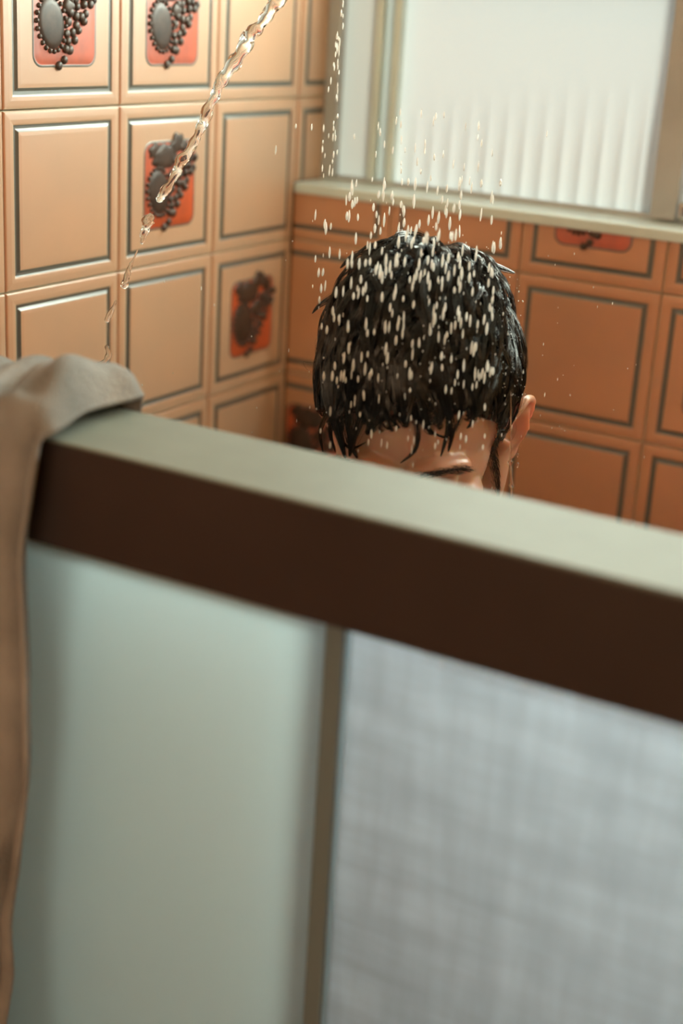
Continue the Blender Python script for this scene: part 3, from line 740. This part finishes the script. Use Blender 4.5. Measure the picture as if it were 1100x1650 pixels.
for i in range(42):                                       # thin column beside the jamb
    y = R_.uniform(-4, 285); c = 551-y*0.095; spot(c+R_.choice((-9, -3, 5, 8))*(0.35+y/260)*0.9+R_.gauss(0, 1.2), y, 'jamb', 0.62)
LBL = {'crown': ('elongated white water drop falling between the window sill and the top of the head', 'shower drops above the head'),
       'hair': ('elongated white water drop falling in front of the wet black hair', 'shower drops before the hair'),
       'pane': ('thin water drop falling in front of the bright fluted window pane', 'shower drops before the window'),
       'jamb': ('small white water drop in the thin falling column before the taupe window jamb', 'shower drops before the jamb')}
drops.sort(key=lambda d: -d[3]*d[4])
small = []
for k, (x, y, d, ln, wd, kind) in enumerate(drops):
    p = at_depth(x, y, d)
    if k < 300:
        o = bpy.data.objects.new('water_drop', DROP); C.objects.link(o); o.location = p
        o.scale = (wd*d*PXM, wd*d*PXM, ln*d*PXM); o.rotation_euler = (R_.gauss(0, 0.03), R_.gauss(0, 0.03), R_.uniform(0, 6))
        tag(o, LBL[kind][0], 'water drop', LBL[kind][1])
    else: small.append((p, wd*d*PXM, ln*d*PXM))
# fine splash around the head: nobody could count it
for i in range(190):
    a = R_.uniform(0, 2*math.pi); x = 690+R_.gauss(0, 150); y = 560+R_.gauss(0, 150)
    if y > 790 or y < 300: continue
    fd = front_depth(x, y); d = (fd-0.004 if fd else R_.uniform(1.10, 1.25)); w = R_.uniform(0.9, 1.9); small.append((at_depth(x, y, d), w*d*PXM, w*R_.uniform(1.2, 4.5)*d*PXM))
beads = []
for i in range(260):                                      # water beads in side hair and crown, whitened as added glints
    if i < 170: x, y = R_.gauss(822, 16), R_.uniform(450, 640)
    else: x, y = R_.gauss(730, 45), R_.gauss(420, 22)
    fd = front_depth(x, y)
    if fd is None or x > 846: continue
    d = surf_depth(x, y, 0.011); w = R_.uniform(0.8, 2.3); beads.append((at_depth(x, y, d), w*d*PXM, w*R_.uniform(0.9, 1.8)*d*PXM))
dv = np.empty(len(DROP.vertices)*3); DROP.vertices.foreach_get('co', dv); dv = dv.reshape(-1, 3); dfs = [tuple(p.vertices) for p in DROP.polygons]
def drop_cloud(name, items):
    SV, SF = [], []
    for p, w, l in items:
        b = len(SV); SV += [tuple(v) for v in dv*np.array([w, w, l])+p]; SF += [tuple(i+b for i in f) for f in dfs]
    me = bpy.data.meshes.new(name); me.from_pydata(SV, [], SF); return me
pchild('hair_glint_beads', drop_cloud('hair_glint_beads', beads), M_spray)['kind'] = 'stuff'
me = drop_cloud('fine_spray', small)
sp = link('fine_spray', me, M_spray, smooth=True); sp['kind'] = 'stuff'
tag(sp, 'fine spray of tiny water droplets around the wet head', 'spray')

def water_tube(name, pts, depth, label, cat='water', group=None, twist=2.2, seed=1, mat=None):
    """pts: (x, y, half-width px); a twisted ribbon-like jet"""
    r = np.random.default_rng(seed); P = np.array([[*at_depth(x, y, depth)] for x, y, w in pts]); W = np.array([w*depth*PXM for *_, w in pts])
    sub = 9; n = (len(P)-1)*sub+1; t = np.linspace(0, len(P)-1, n); i = np.minimum(t.astype(int), len(P)-2); fr = (t-i)
    f3 = fr[:, None]; p0, p1, p2, p3 = P[np.maximum(i-1, 0)], P[i], P[i+1], P[np.minimum(i+2, len(P)-1)]
    Q = 0.5*((2*p1)+(-p0+p2)*f3+(2*p0-5*p1+4*p2-p3)*f3**2+(-p0+3*p1-3*p2+p3)*f3**3); w = np.interp(t, np.arange(len(P)), W)
    T = unit(np.gradient(Q, axis=0)); u = unit(np.cross(T, BACK)); v = np.cross(T, u); V = []; ns = 14
    for k in range(n):
        a0 = twist*t[k]; e = 0.62+0.25*math.sin(t[k]*2.7+seed)
        end = min(1.0, (k+0.15)/3, (n-1-k+0.15)/3)**0.5
        for s in range(ns):
            a = 2*math.pi*s/ns; ru = w[k]*end*(1+0.16*math.cos(2*(a-a0))+0.08*math.cos(3*a+t[k]*4)); rv = ru*e
            V.append(Q[k]+u[k]*ru*math.cos(a)+v[k]*rv*math.sin(a))
    q = [tuple((kk, jj)) for kk in () for jj in ()]
    F = []
    for k in range(n-1):
        for s in range(ns): F.append((k*ns+s, k*ns+(s+1) % ns, (k+1)*ns+(s+1) % ns, (k+1)*ns+s))
    F.append(tuple(range(ns))[::-1]); F.append(tuple((n-1)*ns+s for s in range(ns)))
    me = bpy.data.meshes.new(name); me.from_pydata([tuple(x) for x in V], [], F)
    return tag(link(name, me, mat or M_water, smooth=True), label, cat, group)
SD = 1.20
water_tube('water_jet', [(468, -14, 9), (452, -2, 10), (438, 12, 12), (424, 34, 8), (416, 44, 9), (402, 58, 13), (390, 82, 10), (378, 100, 11), (364, 120, 10), (352, 138, 9),
    (346, 156, 7), (336, 172, 8), (330, 192, 10), (322, 208, 7), (314, 226, 7), (304, 244, 8), (290, 262, 9), (284, 278, 7), (274, 296, 6), (264, 310, 8), (254, 326, 5)], SD,
    'twisting clear water jet arcing down in front of the tiled wall', 'water jet')
for i, (pts, lb) in enumerate((
        ([(247, 346, 4), (240, 353, 10), (236, 364, 8), (231, 380, 5), (228, 394, 3)], 'clear blob of water breaking off below the red fruit tile'),
        ([(222, 402, 1.2), (214, 420, 1.5), (210, 428, 3.5), (205, 444, 4.5), (201, 458, 6), (199, 465, 4)], 'stretched water blob falling past the horizontal tile joint'),
        ([(187, 484, 1.5), (181, 498, 3), (174, 512, 5), (171, 519, 3)], 'small water blob falling below the horizontal tile joint'),
        ([(171, 556, 3), (175, 570, 4.5), (171, 580, 4), (162, 590, 6), (158, 592, 3)], 'curled water blob falling just above the towel'))):
    water_tube('water_blob', pts, SD, lb, 'water blob', None, seed=3+i)
water_tube('water_trickle', [(823, 628, 1.0), (823.5, 660, 1.2), (823, 700, 1.2), (822.5, 738, 1.3), (822, 744, 4.2), (822.5, 751, 1.6), (823, 765, 1.4), (823.5, 782, 3.6), (823.5, 788, 1.5), (823.5, 800, 1.0)],
    surf_depth(800, 690, 0)-0.035, 'thin water thread running down past the ear', 'water thread', None, seed=9)
for x, y, w in ((834, 749, 6), (834, 733, 4.5)):
    o = bpy.data.objects.new('water_bead', DROP.copy()); C.objects.link(o); o.data.materials.clear(); o.data.materials.append(M_water)
    d = 1.16; o.location = at_depth(x, y, d); o.scale = (w*d*PXM, w*d*PXM, w*1.5*d*PXM)
    tag(o, 'round clear water bead dripping from the ear lobe', 'water drop', 'beads under the ear')
# beads along the lower edge of the rail, 
BEAD = drop_mesh('rail_bead', 10, 8)
BEAD.materials.clear(); BEAD.materials.append(M_water)
for i in range(22):
    x = 690+405*(i+R_.uniform(-0.3, 0.3))/21; y = 1058+(x-700)*0.272+R_.uniform(4, 10)
    s = R_.uniform(0.0045, 0.0065); p = np.array([at_plane(x, y, 1, RY)[0], RY+0.003, RZ-RH_-0.50*s])
    o = bpy.data.objects.new('rail_bead', BEAD); C.objects.link(o); o.location = p; o.scale = (s, s*0.9, s*1.1)
    tag(o, 'clear water bead hanging from the lower edge of the bronze rail', 'water drop', 'beads under the rail')
